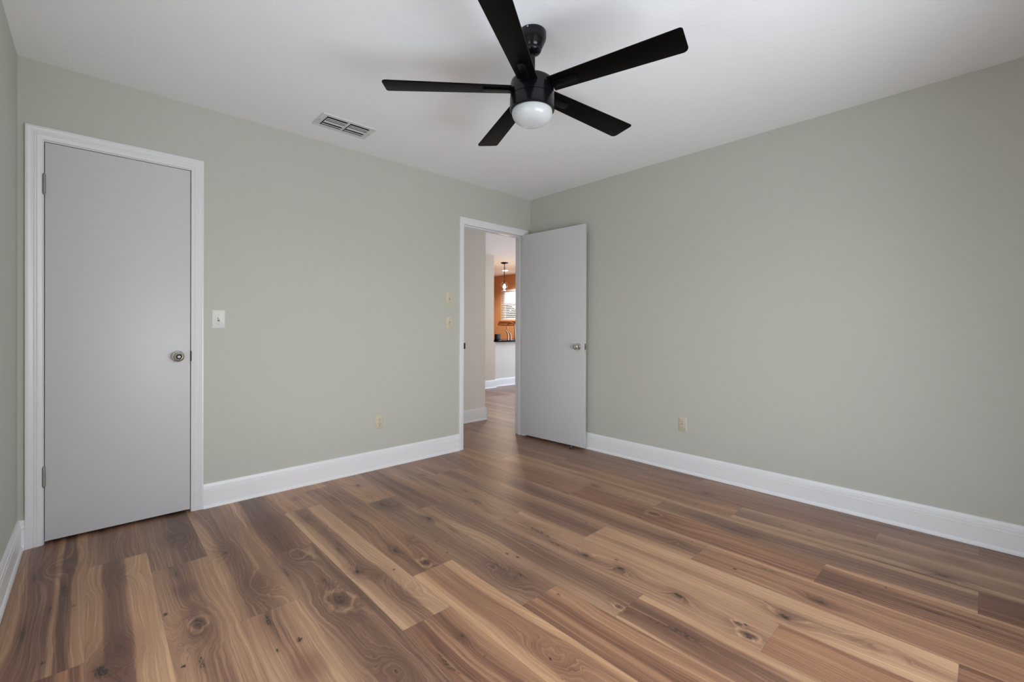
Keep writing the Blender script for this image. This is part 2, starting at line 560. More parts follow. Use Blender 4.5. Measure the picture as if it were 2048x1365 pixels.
# knots: x, y, kind (r rings, k black-hearted knot, e eye with a pale ring, s dark streak, d dark heart, f fleck), size
KNOTS = [(-3.505, -.409, 's', .7), (-3.453, -.363, 'r', 1.2), (-3.301, -1.327, 'k', 1.5), (-3.24, -1.25, 'r', 1.1),
         (-3.03, -1.252, 'e', 1.0), (-3.03, -1.30, 'r', 1.4), (-3.04, -.967, 'd', .8), (-3.052, -.79, 's', .6),
         (-2.986, -.366, 'd', 1.5), (-2.97, -.36, 'r', 1.2), (-2.846, -.708, 'r', 1.1), (-2.846, -.72, 'f', .8),
         (-2.801, -1.127, 'r', 1.3), (-2.62, -.468, 'd', 1.6), (-2.611, -.972, 'r', 1.3), (-2.589, -1.468, 'e', 1.5),
         (-2.447, -1.321, 'k', .9), (-2.374, -1.405, 'r', .8), (-2.369, -1.616, 'r', 1.1), (-2.431, -.586, 'r', .9),
         (-2.391, -.82, 'r', .8), (-2.365, -.219, 'd', .5), (-2.176, -.393, 's', 1.1), (-1.97, -.26, 'k', .5),
         (-1.996, -.50, 'r', .8), (-2.002, -.686, 'k', 1.1), (-1.96, -.72, 'd', 1.3), (-1.902, -1.055, 'k', .7),
         (-2.229, -1.265, 'k', .6), (-2.179, -1.458, 'e', .8), (-2.113, -1.224, 'r', .6), (-1.542, -1.032, 'k', .6),
         (-1.577, -1.221, 's', .6), (-1.883, -1.265, 's', .6), (-1.839, -1.659, 'f', 1), (-1.824, -1.717, 'f', 1),
         (-1.97, -1.699, 'e', .5), (-1.991, -1.809, 'r', 1.4), (-1.919, -1.849, 's', .5), (-2.201, -2.265, 'r', 1.3),
         (-2.201, -2.27, 'f', .7), (-2.594, -1.966, 'r', 1.2), (-1.562, -1.601, 's', 1.6), (-1.597, -1.758, 's', 1.0),
         (-1.569, -1.933, 'k', .7), (-1.544, -2.116, 'k', .8), (-1.797, -2.268, 'e', .5), (-1.546, -2.396, 'k', .9),
         (-1.549, -2.631, 'e', .45), (-1.592, -2.681, 'e', .8), (-1.383, -2.738, 'k', 1.1), (-1.758, -2.513, 's', 1.8),
         (-1.169, -2.796, 'k', .9), (-.536, -3.133, 'k', .9), (-1.306, -3.024, 'r', 1.1), (-.878, -1.904, 'e', .9),
         (-.321, -1.98, 'k', .6), (-.736, -2.362, 'd', 1.0), (-1.102, -2.164, 'r', .6), (-.051, -2.127, 'f', .9),
         (-.748, -1.382, 'k', .6), (-.936, -1.127, 's', .8), (-1.513, -.362, 'd', .5), (-.104, -2.985, 'f', 1.0),
         (-.287, -3.169, 'd', .9), (-2.783, -1.605, 'f', 1.1), (-2.83, -1.414, 's', .9), (-3.405, -.619, 's', 1.4),
         (-3.116, -1.109, 'f', .9), (-3.231, -.624, 'r', 1.0), (-3.06, -1.50, 's', .9), (-2.80, -1.75, 'd', 1.0),
         (-2.46, -2.05, 's', 1.1), (-2.35, -1.98, 'k', .5), (-.62, -2.75, 's', .8), (-.45, -2.6, 'f', .8)]

Vs, Fs = [], []
A = {k: [] for k in ('F', 'along', 'tone', 'knot', 'seed', 'edge', 'hue')}
base = 0


def plank(col, n, yt, yb, clip_x0, clip_x1, clip_y0, clip_y1, fine_):
    global base
    x0 = E0+PW*col
    xa, xb = max(x0, clip_x0), min(x0+PW, clip_x1)
    ya, yc = max(yb, clip_y0), min(yt, clip_y1)
    if xb-xa < 0.002 or yc-ya < 0.002:
        return
    nu = max(2, int((xb-xa)/(0.0072 if fine_ else 0.03)))
    nv = max(2, int((yc-ya)/(0.011 if fine_ else 0.08)))
    us, vs = np.linspace(xa, xb, nu+1), np.linspace(ya, yc, nv+1)
    X, Y = np.meshgrid(us, vs)
    sd = (col*131+n*977+5000)
    r_ = np.random.RandomState(sd)
    u = X-x0
    warp = 0.064*vnoise(Y*1.2, u*5+3, sd) + 0.030*vnoise(Y*3.4+9, u*10, sd+1) + 0.006*vnoise(Y*9.0, u*26, sd+2)
    Fg = u + warp
    tw = u/PW + warp/PW*0.55
    prof = PROF.get((col, n))
    if prof is None:
        b0 = r_.uniform(.26, .46) if yb > 0 else r_.uniform(.34, .60)
        prof = tuple(np.clip(b0 + r_.uniform(-.16, .16, 6), .12, .85))
    if (col, n) == (1, 0):
        prof = PROF[(1, 1)]
    tp = np.clip(tw, 0, 1)*(len(prof)-1)
    ti = np.floor(tp)
    tf = np.clip((tp-ti-.5)*2.6+.5, 0, 1)
    tone_ = np.interp(ti+tf*tf*(3-2*tf), np.arange(len(prof)), prof)
    tone_ = tone_ + 0.16*vnoise(Y*2.2+3, Fg*9, sd+3)
    kn = np.zeros_like(X)
    ks = [k for k in KNOTS if x0-0.02 < k[0] < x0+PW+0.02 and yb-0.05 < k[1] < yt+0.05]
    if fine_:
        for _ in range(r_.poisson(2.2)):
            ks.append((x0+r_.uniform(.02, .19), r_.uniform(yb, yt), 'f' if r_.rand() < .7 else 's', r_.uniform(.4, .8)))
    for kx, ky, kind, s in ks:
        if not (x0 < kx < x0+PW):
            continue
        dx, dy = X-kx, Y-ky
        wob = 1 + 0.5*vnoise(dx*60+7, dy*40+5, sd+4)
        q = (dx/(.030*s))**2 + (dy/(.062*s))**2
        if kind in 'rek':
            amp = {'r': .075, 'e': .060, 'k': .055}[kind]*s
            bump_ = amp*np.exp(-q*0.55*wob)
            Fg = Fg + bump_*(1 if int(kx*1000) % 2 else -1)
            tone_ = tone_ - {'r': .14, 'e': .20, 'k': .16}[kind]*np.exp(-q*0.33)
        if kind == 'e':
            rr = np.sqrt((dx/(.020*s))**2+(dy/(.034*s))**2)*wob
            kn = np.maximum(kn, .50*np.exp(-rr**4))
            tone_ = tone_ - .16*np.exp(-rr**4)
            tone_ = tone_ + .38*np.exp(-((rr-1.55)/.28)**2)
        if kind == 'k':
            rr = np.sqrt((dx/(.015*s))**2+(dy/(.034*s))**2)*wob
            kn = np.maximum(kn, .74*np.exp(-rr**2.2))
            tone_ = tone_ - .16*np.exp(-(rr/1.9)**2)
        if kind == 's':
            bend = dx + 0.02*vnoise(dy*9+2, dy*0+3, sd+5)
            rr = np.sqrt((bend/(.0085*s+.002))**2+(dy/(.085*s))**2)*wob
            kn = np.maximum(kn, .58*np.exp(-rr**2.4))
            tone_ = tone_ - .10*np.exp(-(rr/2.2)**2)
        if kind == 'f':
            rr = np.sqrt((dx/(.0075*s+.001))**2+(dy/(.013*s))**2)*wob
            kn = np.maximum(kn, .92*np.exp(-rr**2.5))
        if kind == 'd':
            tone_ = tone_ - .20*np.exp(-((dx/(.050*s))**2+(dy/(.085*s))**2)**1.5*wob)
    tone_ = np.where(tone_ < .30, .30-.16*(1-np.exp(-np.maximum(.30-tone_, 0)/.16)), tone_)
    ed = np.minimum(np.minimum(X-x0, x0+PW-X), np.minimum(yt-Y, Y-yb))
    N = (nu+1)*(nv+1)
    Vs.append(np.stack([X.ravel(), Y.ravel(), np.zeros(N)], 1))
    idx = np.arange(N).reshape(nv+1, nu+1)+base
    Fs.append(np.stack([idx[:-1, :-1].ravel(), idx[:-1, 1:].ravel(), idx[1:, 1:].ravel(), idx[1:, :-1].ravel()], 1))
    base += N
    for k_, val in (('F', Fg), ('along', Y), ('tone', tone_), ('knot', kn), ('edge', ed)):
        A[k_].append(val.ravel())
    A['seed'].append(np.full(N, (sd % 97)*3.7))
    A['hue'].append(np.full(N, r_.rand()))


for col in range(-3, 36):
    cx0, cx1 = WX-0.05, 4.33
    if col <= 6:
        cy0, cy1 = RY-0.05, 0.75
    elif col <= 14:
        cy0, cy1 = RY-0.05, 6.15
    else:
        cy0, cy1 = 0.05, 6.15
    j = JOINT.get(col)
    if j is None:
        j = rng.uniform(-PL, 0)
    for n in range(-5, 4):
        yt, yb = j-PL*(n-1), j-PL*n
        near = yb < 0.25 and col <= 15
        plank(col, n, yt, yb, cx0, cx1, cy0, cy1, near)
Vn, Fn = np.concatenate(Vs), np.concatenate(Fs)
me = bpy.data.meshes.new('floor')
me.vertices.add(len(Vn))
me.vertices.foreach_set('co', Vn.astype(np.float32).ravel())
me.loops.add(len(Fn)*4)
me.loops.foreach_set('vertex_index', Fn.astype(np.int32).ravel())
me.polygons.add(len(Fn))
me.polygons.foreach_set('loop_start', np.arange(0, len(Fn)*4, 4, dtype=np.int32))
me.update(calc_edges=True)
for k_, lst in A.items():
    at = me.attributes.new(k_, 'FLOAT', 'POINT')
    at.data.foreach_set('value', np.concatenate(lst).astype(np.float32))
me.materials.append(M['floor'])
fl = bpy.data.objects.new('floor', me)
COL.objects.link(fl)
struct(fl, 'brown hickory plank floor with knots and pale sapwood streaks', 'floor')

# ------------------------------------------------------------------ baseboards
BB = [(0, 0), (.0235, 0), (.0235, .004), (.0225, .011), (.0195, .017), (.0152, .0205), (.0148, .030), (.0148, .1015), (.0108, .1028), (.0108, .1060),
      (.0138, .1085), (.0130, .121), (.0095, .1232), (.0095, .1260), (.0112, .1275), (.0098, .137), (.0070, .1455), (0, .1465)]


def run(mb, axis, c, sgn, a, b_):
    """skirting along axis from a to b_, on the wall plane c, standing out towards sgn"""
    rings = []
    for s in (a, b_):
        rings.append([(s, c+sgn*d, z) if axis == 'x' else (c+sgn*d, s, z) for d, z in BB])
    return mb.loft(rings)


o = run(MB(), 'x', 0.0, -1, -2.8325, -0.9145)
run(o, 'x', 0.0, -1, WX, -3.5665)
struct(o.build('baseboard_back', M['base']), 'white baseboard along the wall between the closet and the hall door', 'baseboard')
struct(run(MB(), 'y', 0.0, -1, RY, -0.001).build('baseboard_right', M['base']), 'long white baseboard under the bare right wall', 'baseboard')
struct(run(MB(), 'y', WX, 1, RY, -0.001).build('baseboard_left', M['base']), 'white baseboard at the left edge in front of the closet casing', 'baseboard')
o = run(MB(), 'x', RY, 1, WX+.0235, -0.0235)
struct(o.build('baseboard_rear', M['base']), 'white baseboard under the bedroom window behind the camera', 'baseboard')
o = run(MB(), 'x', HY, -1, -1.60, 0.130)
run(o, 'y', 0.13, 1, HY-.021, 2.94)
struct(o.build('baseboard_hall', M['base']), 'white baseboard on the hall wall inside the doorway', 'baseboard')
o = run(MB(), 'x', PY, -1, 0.15, PX+0.05)
struct(o.build('baseboard_living', M['base']), 'white baseboard under the beige pink living room wall', 'baseboard')
o = run(MB(), 'x', QY, -1, PX+0.04, 3.62)
struct(o.build('baseboard_peninsula', M['base']), 'white baseboard under the pale half wall', 'baseboard')

# ------------------------------------------------------------------ casings and jambs
CAS = [(0, 0), (0, .0165), (.008, .0172), (.0115, .0150), (.0255, .0142), (.0290, .0118), (.0325, .0136), (.0365, .0122),
       (.0405, .0136), (.0450, .0112), (.0560, .0092), (.0600, .0072), (.0615, .0045), (.0615, 0)]
FLAT = [(0, 0), (0, .0135), (.004, .0150), (.040, .0150), (.045, .0120), (.046, .0105), (.046, 0)]


def casing(mb, prof, xo, xr, zt, y, sgn, hk=1.0):
    """three-sided mitred casing: stiles from the floor, head at zt"""
    st = []
    st.append([(xo+t_, y+sgn*d, 0.0) for t_, d in prof])
    st.append([(xo+t_, y+sgn*d, zt-t_*hk) for t_, d in prof])
    st.append([(xr-t_, y+sgn*d, zt-t_*hk) for t_, d in prof])
    st.append([(xr-t_, y+sgn*d, 0.0) for t_, d in prof])
    return mb.loft(st)


tr1 = thing('trim_1', (-3.2, 0, 0), 'white moulded casing around the closed closet door', 'door casing', kind='structure')
casing(MB(), CAS, -3.5660, -2.8320, 2.1100, -0.0002, -1).build('casing', M['trim'], tr1)
MB().box(C0, -3.5015, 0.0005, T, 0, 2.0595).box(-2.8935, C1, 0.0005, T, 0, 2.0595).box(-3.5015, -2.8935, 0.0005, T, 2.0430, 2.0595) \
    .box(-3.5015, -3.489, .042, .075, 0, 2.043).box(-2.906, -2.8935, .042, .075, 0, 2.043).box(-3.489, -2.906, .042, .075, 2.0305, 2.043) \
    .build('jamb', M['trim'], tr1)
o = MB().box(-2.8960, -2.8900, -0.0105, 0.004, .903, .962).build('strike_plate', M['darksteel'], tr1, 0.0015)
o['label'] = 'dark strike plate lip'

tr2 = thing('trim_2', (-0.48, 0, 0), 'flat white casing and jamb around the open doorway to the hall', 'door casing', kind='structure')
casing(MB(), FLAT, -0.9140, -0.0450, 2.1100, -0.0002, -1, 1.36).build('casing', M['trim'], tr2)
casing(MB(), FLAT, -0.9140, -0.0450, 2.1100, T+0.0002, 1, 1.36).build('casing', M['trim'], tr2)
MB().box(D0, -0.858, 0.0003, T-.0003, 0, 2.0695).box(-0.093, D1, 0.0003, T-.0003, 0, 2.0695).box(-0.858, -0.093, 0.0003, T-.0003, 2.0530, 2.0695) \
    .build('jamb', M['trim'], tr2, 0.0012)
MB().box(-0.858, -0.846, .038, .072, 0, 2.053).box(-0.105, -0.093, .038, .072, 0, 2.053).box(-0.846, -0.105, .038, .072, 2.041, 2.053) \
    .build('door_stop_strip', M['trim'], tr2, 0.0012)
o = MB().box(-0.8585, -0.8560, 0.002, 0.034, .910, .972).box(-0.8585, -0.8440, -0.005, 0.006, .914, .968).build('strike_plate', M['darksteel'], tr2, 0.0008)
o['label'] = 'dark strike plate'

# ------------------------------------------------------------------ doors
d1 = thing('door_1', (-3.4985, 0.0, 0.0), 'closed narrow flush white closet door at the left', 'door', kind='structure')
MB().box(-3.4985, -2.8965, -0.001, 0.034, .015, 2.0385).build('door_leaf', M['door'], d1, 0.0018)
for z in (.343, 1.826):
    hg = MB().tube([(-3.5015, -.0065, z-.0475), (-3.5015, -.0065, z+.0475)], .0062, 14) \
        .lathe([(.0001, -.0545), (.004, -.053), (.0055, -.0485), (.0062, -.0475)], (-3.5015, -.0065, z)) \
        .lathe([(.0062, .0475), (.0055, .0485), (.004, .053), (.0001, .0545)], (-3.5015, -.0065, z)) \
        .box(-3.5085, -3.5015, -.0095, -.0062, z-.0445, z+.0445).build('hinge', M['steel'], d1)
    hg['label'] = 'steel hinge'
kx, kz = -2.957, .932
rose = [(.0001, 0), (.0335, 0), (.0335, .003), (.031, .0075), (.024, .0105), (.0165, .012), (.0145, .020), (.0150, .028), (.0200, .033),
        (.0255, .040), (.0275, .048), (.0265, .056), (.0225, .0605), (.0180, .0620), (.0165, .0612), (.0001, .0612)]
kb = MB().lathe(rose, (kx, -.001, kz), (0, -1, 0), 48).build('door_knob', M['nickel'], d1)
kb['label'] = 'satin nickel knob with a keyhole'
kb['_w'] = (-3.4985, 0.0, 0.0)
MB().lathe([(.0001, 0), (.0150, 0), (.0150, .0012), (.0110, .0012), (.0108, .0006), (.0001, .0006)], (kx, -.0622, kz), (0, -1, 0), 32) \
    .build('keyhole_ring', M['dark'], kb)
MB().lathe([(.0001, 0), (.0085, 0), (.0085, .0016), (.0075, .0022), (.0001, .0022)], (kx, -.0622, kz), (0, -1, 0), 32) \
    .box(kx-.0055, kx+.0055, -.0648, -.0640, kz-.0010, kz+.0010).build('keyhole', M['steel'], kb)

ANG = R(3.0)
HG = Vector((-.127, -.010, 0))
du = Vector((math.sin(ANG), -math.cos(ANG), 0))     # along the leaf to its free edge
dn = Vector((math.cos(ANG), math.sin(ANG), 0))      # through the leaf to the wall side
LL = .762


def dp(a, b_, z):
    return HG + du*a + dn*b_ + Vector((0, 0, z))


def dbox(mb, a0, a1, b0, b1, z0, z1):
    return mb.add([dp(a0, b0, z0), dp(a1, b0, z0), dp(a1, b1, z0), dp(a0, b1, z0), dp(a0, b0, z1), dp(a1, b0, z1), dp(a1, b1, z1), dp(a0, b1, z1)],
                  [(3, 2, 1, 0), (4, 5, 6, 7), (0, 1, 5, 4), (1, 2, 6, 5), (2, 3, 7, 6), (3, 0, 4, 7)])


d2 = thing('door_2', tuple(HG), 'flush white door standing open against the right wall', 'door', kind='structure')
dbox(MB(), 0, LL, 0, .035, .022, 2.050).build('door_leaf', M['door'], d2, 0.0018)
kp = [(.0001, 0), (.0315, 0), (.0315, .002), (.029, .006), (.021, .0085), (.0120, .010), (.0105, .016), (.0115, .0215), (.0190, .0250),
      (.0245, .0310), (.0262, .0370), (.0245, .0425), (.0185, .0455), (.0100, .0468), (.0001, .0470)]
k1 = MB().lathe([(r_, h*1.22) for r_, h in kp], dp(LL-.064, 0, .938), -dn, 44).build('door_knob', M['nickel'], d2)
k1['label'] = 'polished nickel knob facing the room'
k2 = MB().lathe([(r_, h*.92) for r_, h in kp], dp(LL-.064, .035, .938), dn, 44).build('door_knob', M['nickel'], d2)
k2['label'] = 'nickel knob facing the wall'
k3 = dbox(MB(), LL-.0005, LL+.0016, .006, .029, .910, .967)
k3.lathe([(.0001, 0), (.0070, 0), (.0070, .010), (.0055, .0115), (.0001, .0115)], dp(LL+.001, .0175, .9385), du, 20)
k3 = k3.build('latch', M['steel'], d2, 0.0006)
k3['label'] = 'steel latch plate in the door edge'
for z in (.25, 1.03, 1.82):
    MB().tube([dp(-.004, .040, z-.045), dp(-.004, .040, z+.045)], .006, 12).build('hinge', M['steel'], d2)

ds = thing('door_stop', (-.118, -.655, 0), 'small black rubber stop on the floor under the open white door', 'door stop')
MB().lathe([(.0001, 0), (.0200, 0), (.0200, .004), (.0185, .012), (.0150, .0155), (.0001, .0165)], (-.118, -.655, 0), n=32) \
    .build('bumper', M['rubber'], ds)
MB().lathe([(.0001, 0), (.0055, 0), (.0050, .0018), (.0001, .0026)], (-.118, -.655, .0163), n=20).build('screw', M['steel'], ds)

# ------------------------------------------------------------------ ceiling fan
FX, FY, ZB = -1.872, -1.853, 2.182
fan = thing('ceiling_fan', (FX, FY, H), 'black five-blade ceiling fan with a white opal light globe', 'ceiling fan')
c = (FX, FY, 0)
MB().lathe([(.0001, H-.0005), (.0610, H-.0005), (.0625, H-.003), (.0625, 2.418), (.0605, 2.406), (.0545, 2.392), (.0470, 2.378), (.0425, 2.367),
            (.0400, 2.365), (.0400, 2.363), (.0001, 2.363)], c, n=56).build('canopy', M['black'], fan)
MB().lathe([(.0001, 2.3635), (.0395, 2.3635), (.0392, 2.356), (.0340, 2.349), (.0230, 2.343), (.0140, 2.340), (.0001, 2.340)], c, n=44) \
    .build('canopy_cup', M['black'], fan)
for a in (R(205), R(25)):
    p = Vector((FX+.0622*math.cos(a), FY+.0622*math.sin(a), 2.431))
    MB().lathe([(.0001, 0), (.0042, 0), (.0036, .0022), (.0001, .0030)], p, (math.cos(a), math.sin(a), 0), 16).build('screw', M['nickel'], fan)
MB().lathe([(.0001, 2.3405), (.0125, 2.3405), (.0125, 2.244), (.0200, 2.243), (.0215, 2.236), (.0215, 2.226), (.0001, 2.226)], c, n=32) \
    .build('downrod', M['black'], fan)
MB().lathe([(.0001, 2.2262), (.0700, 2.2262), (.0860, 2.2230), (.0955, 2.2150), (.0985, 2.2050), (.0990, 2.1500), (.0990, 2.1450), (.0965, 2.1435),
            (.0001, 2.1435)], c, n=64).build('motor_housing', M['black'], fan)
MB().lathe([(.0001, 2.1433), (.0965, 2.1433), (.1005, 2.1415), (.1010, 2.1380), (.1010, 2.0930), (.1000, 2.0880), (.0965, 2.0850), (.0001, 2.0850)],
           c, n=64).build('light_housing', M['black'], fan)
gp = [(.0001, 2.0849), (.0905, 2.0849)]
for i in range(1, 15):
    a = math.pi/2*i/14
    gp.append((.0918*math.cos(a)**0.62, 2.080-.0535*math.sin(a)**0.95))
gl = MB().lathe(gp, c, n=64).build('light_globe', M['globe'], fan)
gl['label'] = 'white opal glass globe'
R0, RT, WR, WT, PIT, TH = .0955, .6604, .0900, .1234, R(-9.41), .006


def outline():
    """blade plan: tapered with rounded tip corners, (along, across)"""
    pts = [(R0, -WR/2)]
    def cornr(cx, cy, r, a0, a1, k=7):
        return [(cx+r*math.cos(a0+(a1-a0)*i/k), cy+r*math.sin(a0+(a1-a0)*i/k)) for i in range(k+1)]
    rc1, rc2 = .012, .022
    pts += cornr(RT-rc1, -WT/2+rc1, rc1, -math.pi/2, 0)
    pts += cornr(RT-rc2, WT/2-rc2, rc2, 0, math.pi/2)
    pts += [(R0, WR/2)]
    return pts


def slab(pts, z0, z1):
    mb = MB()
    n = len(pts)
    for zz in (z0, z1):
        mb.v += [(a, b_*math.cos(PIT)-zz*math.sin(PIT)*0, b_*math.sin(PIT)+zz) for a, b_ in pts]
    mb.f = [tuple(reversed(range(n))), tuple(range(n, 2*n))] + [(i, (i+1) % n, n+(i+1) % n, n+i) for i in range(n)]
    return mb


def rrect(a0, a1, w, r, k=6):
    pts = []
    for cx, cy, s in ((a1-r, -w/2+r, -90), (a1-r, w/2-r, 0), (a0+r, w/2-r, 90), (a0+r, -w/2+r, 180)):
        pts += [(cx+r*math.cos(R(s+90*i/k)), cy+r*math.sin(R(s+90*i/k))) for i in range(k+1)]
    return pts


PHI = .5592+math.pi
blade0 = arm0 = None
for k in range(5):
    a = PHI+k*2*math.pi/5
    if k == 0:
        bl = slab(outline(), -TH/2, TH/2).build('blade', M['blade'], None, 0.0012)
        am = slab(rrect(.100, .222, .036, .014), -TH/2-.0065, -TH/2).build('blade_arm', M['arm'], None, 0.0015)
        blade0, arm0 = bl, am
    else:
        bl, am = blade0.copy(), arm0.copy()
        COL.objects.link(bl)
        COL.objects.link(am)
    bl.parent = fan
    bl.location = (0, 0, ZB-H)
    bl.rotation_euler = (0, 0, a)
    am.parent = bl
    am.location = (0, 0, 0)

# ------------------------------------------------------------------ ceiling vent
vx0, vx1, vy0, vy1 = -2.281, -1.929, -.449, -.249
vent = thing('ceiling_vent', ((vx0+vx1)/2, (vy0+vy1)/2, H), 'rectangular white metal air vent in the ceiling above the wall', 'vent')
fr = MB()
bw = .027
zf0, zf1 = H-.0075, H-.0005
for x0, x1, y0, y1 in ((vx0, vx1, vy0, vy0+bw), (vx0, vx1, vy1-bw, vy1), (vx0, vx0+bw+.008, vy0+bw, vy1-bw), (vx1-bw-.008, vx1, vy0+bw, vy1-bw),
                       ((vx0+vx1)/2-.008, (vx0+vx1)/2+.008, vy0+bw, vy1-bw)):
    fr.box(x0, x1, y0, y1, zf0, zf1)
fr.build('frame', M['vent'], vent, 0.0015)
MB().box(vx0+bw, vx1-bw, vy0+bw, vy1-bw, H-.0016, H-.0006).build('dark_backing', M['dark'], vent)  # flat dark panel stands in for the shade inside the duct
for h0, h1 in ((vx0+bw+.010, (vx0+vx1)/2-.009), ((vx0+vx1)/2+.009, vx1-bw-.010)):
    for (yc, w, tilt) in ((vy0+.043, .019, 20), (vy0+.064, .018, 20), (vy0+.099, .038, 6), (vy0+.134, .018, 22), (vy0+.157, .020, 26)):
        pts = []
        for i in range(7):
            s = -1+2*i/6
            yy, zz = s*w/2, -.0035*(1-s*s)
            pts.append((yy*math.cos(R(tilt))-zz*math.sin(R(tilt)), yy*math.sin(R(tilt))+zz*math.cos(R(tilt))))
        ring = [(yc+p[0], H-.0105+p[1]) for p in pts] + [(yc+p[0], H-.0093+p[1]) for p in reversed(pts)]
        MB().loft([[(h0, y_, z_) for y_, z_ in ring], [(h1, y_, z_) for y_, z_ in ring]]).build('louver', M['vent'], vent)
for sx in (vx0+.011, vx1-.011):
    MB().lathe([(.0001, 0), (.0042, 0), (.0034, .0018), (.0001, .0024)], (sx, (vy0+vy1)/2, zf0), (0, 0, -1), 16).build('screw', M['steel'], vent)

# ------------------------------------------------------------------ switches and outlets
def plate_frame(o_, e, nrm, w, h):
    """returns a point mapper on the wall: across, up, out"""
    o_, e, nrm = Vector(o_), Vector(e), Vector(nrm)
    return lambda a, z, d: o_ + e*a + Vector((0, 0, z)) + nrm*d


def fbox(mb, P, a0, a1, z0, z1, d0, d1):
    return mb.add([P(a0, z0, d0), P(a1, z0, d0), P(a1, z1, d0), P(a0, z1, d0), P(a0, z0, d1), P(a1, z0, d1), P(a1, z1, d1), P(a0, z1, d1)],
                  [(3, 2, 1, 0), (4, 5, 6, 7), (0, 1, 5, 4), (1, 2, 6, 5), (2, 3, 7, 6), (3, 0, 4, 7)])


def cover(P, w, h, mat, th, parent):
    mb = MB()
    k = .005
    mb.loft([[P(-w/2, -h/2, 0), P(w/2, -h/2, 0), P(w/2, h/2, 0), P(-w/2, h/2, 0)],
             [P(-w/2, -h/2, th*.4), P(w/2, -h/2, th*.4), P(w/2, h/2, th*.4), P(-w/2, h/2, th*.4)],
             [P(-w/2+k, -h/2+k, th), P(w/2-k, -h/2+k, th), P(w/2-k, h/2-k, th), P(-w/2+k, h/2-k, th)]])
    return mb.build('cover_plate', mat, parent, 0.0008)


def switch(loc, mat, w, h, label, up_=True, group=None, slot=True):
    t_ = thing('light_switch', loc, label, 'light switch', group)
    P = plate_frame(loc, (1, 0, 0), (0, -1, 0), w, h)
    cover(P, w, h, mat, .006, t_)
    fbox(MB(), P, -.0050, .0050, -.0120, .0120, .0056, .0063).build('toggle_slot', M['dark'] if slot else M['slot'], t_)
    s = 1 if up_ else -1
    tg = MB()
    tg.loft([[P(-.004, -.007, .006), P(.004, -.007, .006), P(.004, .007, .006), P(-.004, .007, .006)],
             [P(-.0035, s*.009-.0035, .017), P(.0035, s*.009-.0035, .017), P(.0035, s*.009+.0035, .017), P(-.0035, s*.009+.0035, .017)]])
    tg.build('toggle', mat, t_, 0.0008)
    for z in (-.030, .030):
        MB().lathe([(.0001, 0), (.0033, 0), (.0028, .0010), (.0001, .0014)], P(0, z, .006), (0, -1, 0), 14).build('screw', M['steel'], t_)
    return t_


switch((-2.7535, 0, 1.154), M['white_plastic'], .0700, .1145, 'white toggle light switch beside the closet door casing')
switch((-1.0205, 0, 1.364), M['almond'], .0690, .1100, 'upper of the two almond light switches left of the open doorway',
       True, 'almond switches by the doorway', False)
switch((-1.0190, 0, 1.152), M['almond'], .0690, .1120, 'lower of the two almond light switches left of the open doorway',
       False, 'almond switches by the doorway', False)


def outlet(loc, e, nrm, label):
    t_ = thing('wall_outlet', loc, label, 'outlet')
    P = plate_frame(loc, e, nrm, .07, .114)
    cover(P, .0690, .1080, M['almond'], .0058, t_)
    for zc in (-.0195, .0195):
        face = MB()
        pts = []
        for i in range(28):
            a = 2*math.pi*i/28
            pts.append((max(-.0172, min(.0172, .0178*math.cos(a)*1.08)), max(-.0140, min(.0140, .0178*math.sin(a)))))
        face.loft([[P(x_, zc+z_, .0050) for x_, z_ in pts], [P(x_, zc+z_, .0072) for x_, z_ in pts], [P(x_*.95, zc+z_*.95, .0078) for x_, z_ in pts]])
        rc = face.build('receptacle', M['almond'], t_)
        rc['_w'] = tuple(loc)
        sl = MB()
        fbox(sl, P, -.0082, -.0052, zc+.0005, zc+.0092, .0072, .0081)
        fbox(sl, P, .0052, .0082, zc+.0012, zc+.0085, .0072, .0081)
        sl.lathe([(.0001, 0), (.0028, 0), (.0028, .0009), (.0001, .0009)], P(0, zc-.0070, .0072), nrm, 14)
        sl.build('slots', M['dark'], rc)
    MB().lathe([(.0001, 0), (.0030, 0), (.0026, .0010), (.0001, .0014)], P(0, 0, .0058), nrm, 14).build('screw', M['steel'], t_)
    return t_


outlet((-1.6830, 0, .3650), (1, 0, 0), (0, -1, 0), 'almond outlet on the sage wall between the closet and the hall door')
outlet((0, -1.6560, .3650), (0, -1, 0), (-1, 0, 0), 'almond outlet low on the bare right wall')

# ------------------------------------------------------------------ bedroom window (behind the camera)
def window_y(nm, win, y0, y1, label):
    x0, x1, z0, z1 = win
    w = thing(nm, ((x0+x1)/2, (y0+y1)/2, z0), label, 'window', kind='structure')
    ym = (y0+y1)/2-.03
    fr_ = MB()
    for a0, a1, b0, b1 in ((x0, x0+.05, z0, z1), (x1-.05, x1, z0, z1), (x0+.05, x1-.05, z0, z0+.05), (x0+.05, x1-.05, z1-.05, z1),
                           ((x0+x1)/2-.025, (x0+x1)/2+.025, z0+.05, z1-.05)):
        fr_.box(a0, a1, ym-.03, ym+.02, b0, b1)
    fr_.build('window_frame', M['trim'], w, 0.002)
    for a0, a1 in ((x0+.05, (x0+x1)/2-.025), ((x0+x1)/2+.025, x1-.05)):
        MB().box(a0, a1, ym-.008, ym-.004, z0+.05, z1-.05).build('pane', M['pane'], w)
    MB().box(x0-.03, x1+.03, y1-.06, y1+.03, z0-.02, z0).build('window_sill', M['trim'], w, 0.003)
    return w


window_y('window_1', WIN, RY-T, RY, 'white framed bedroom window in the wall behind the camera')

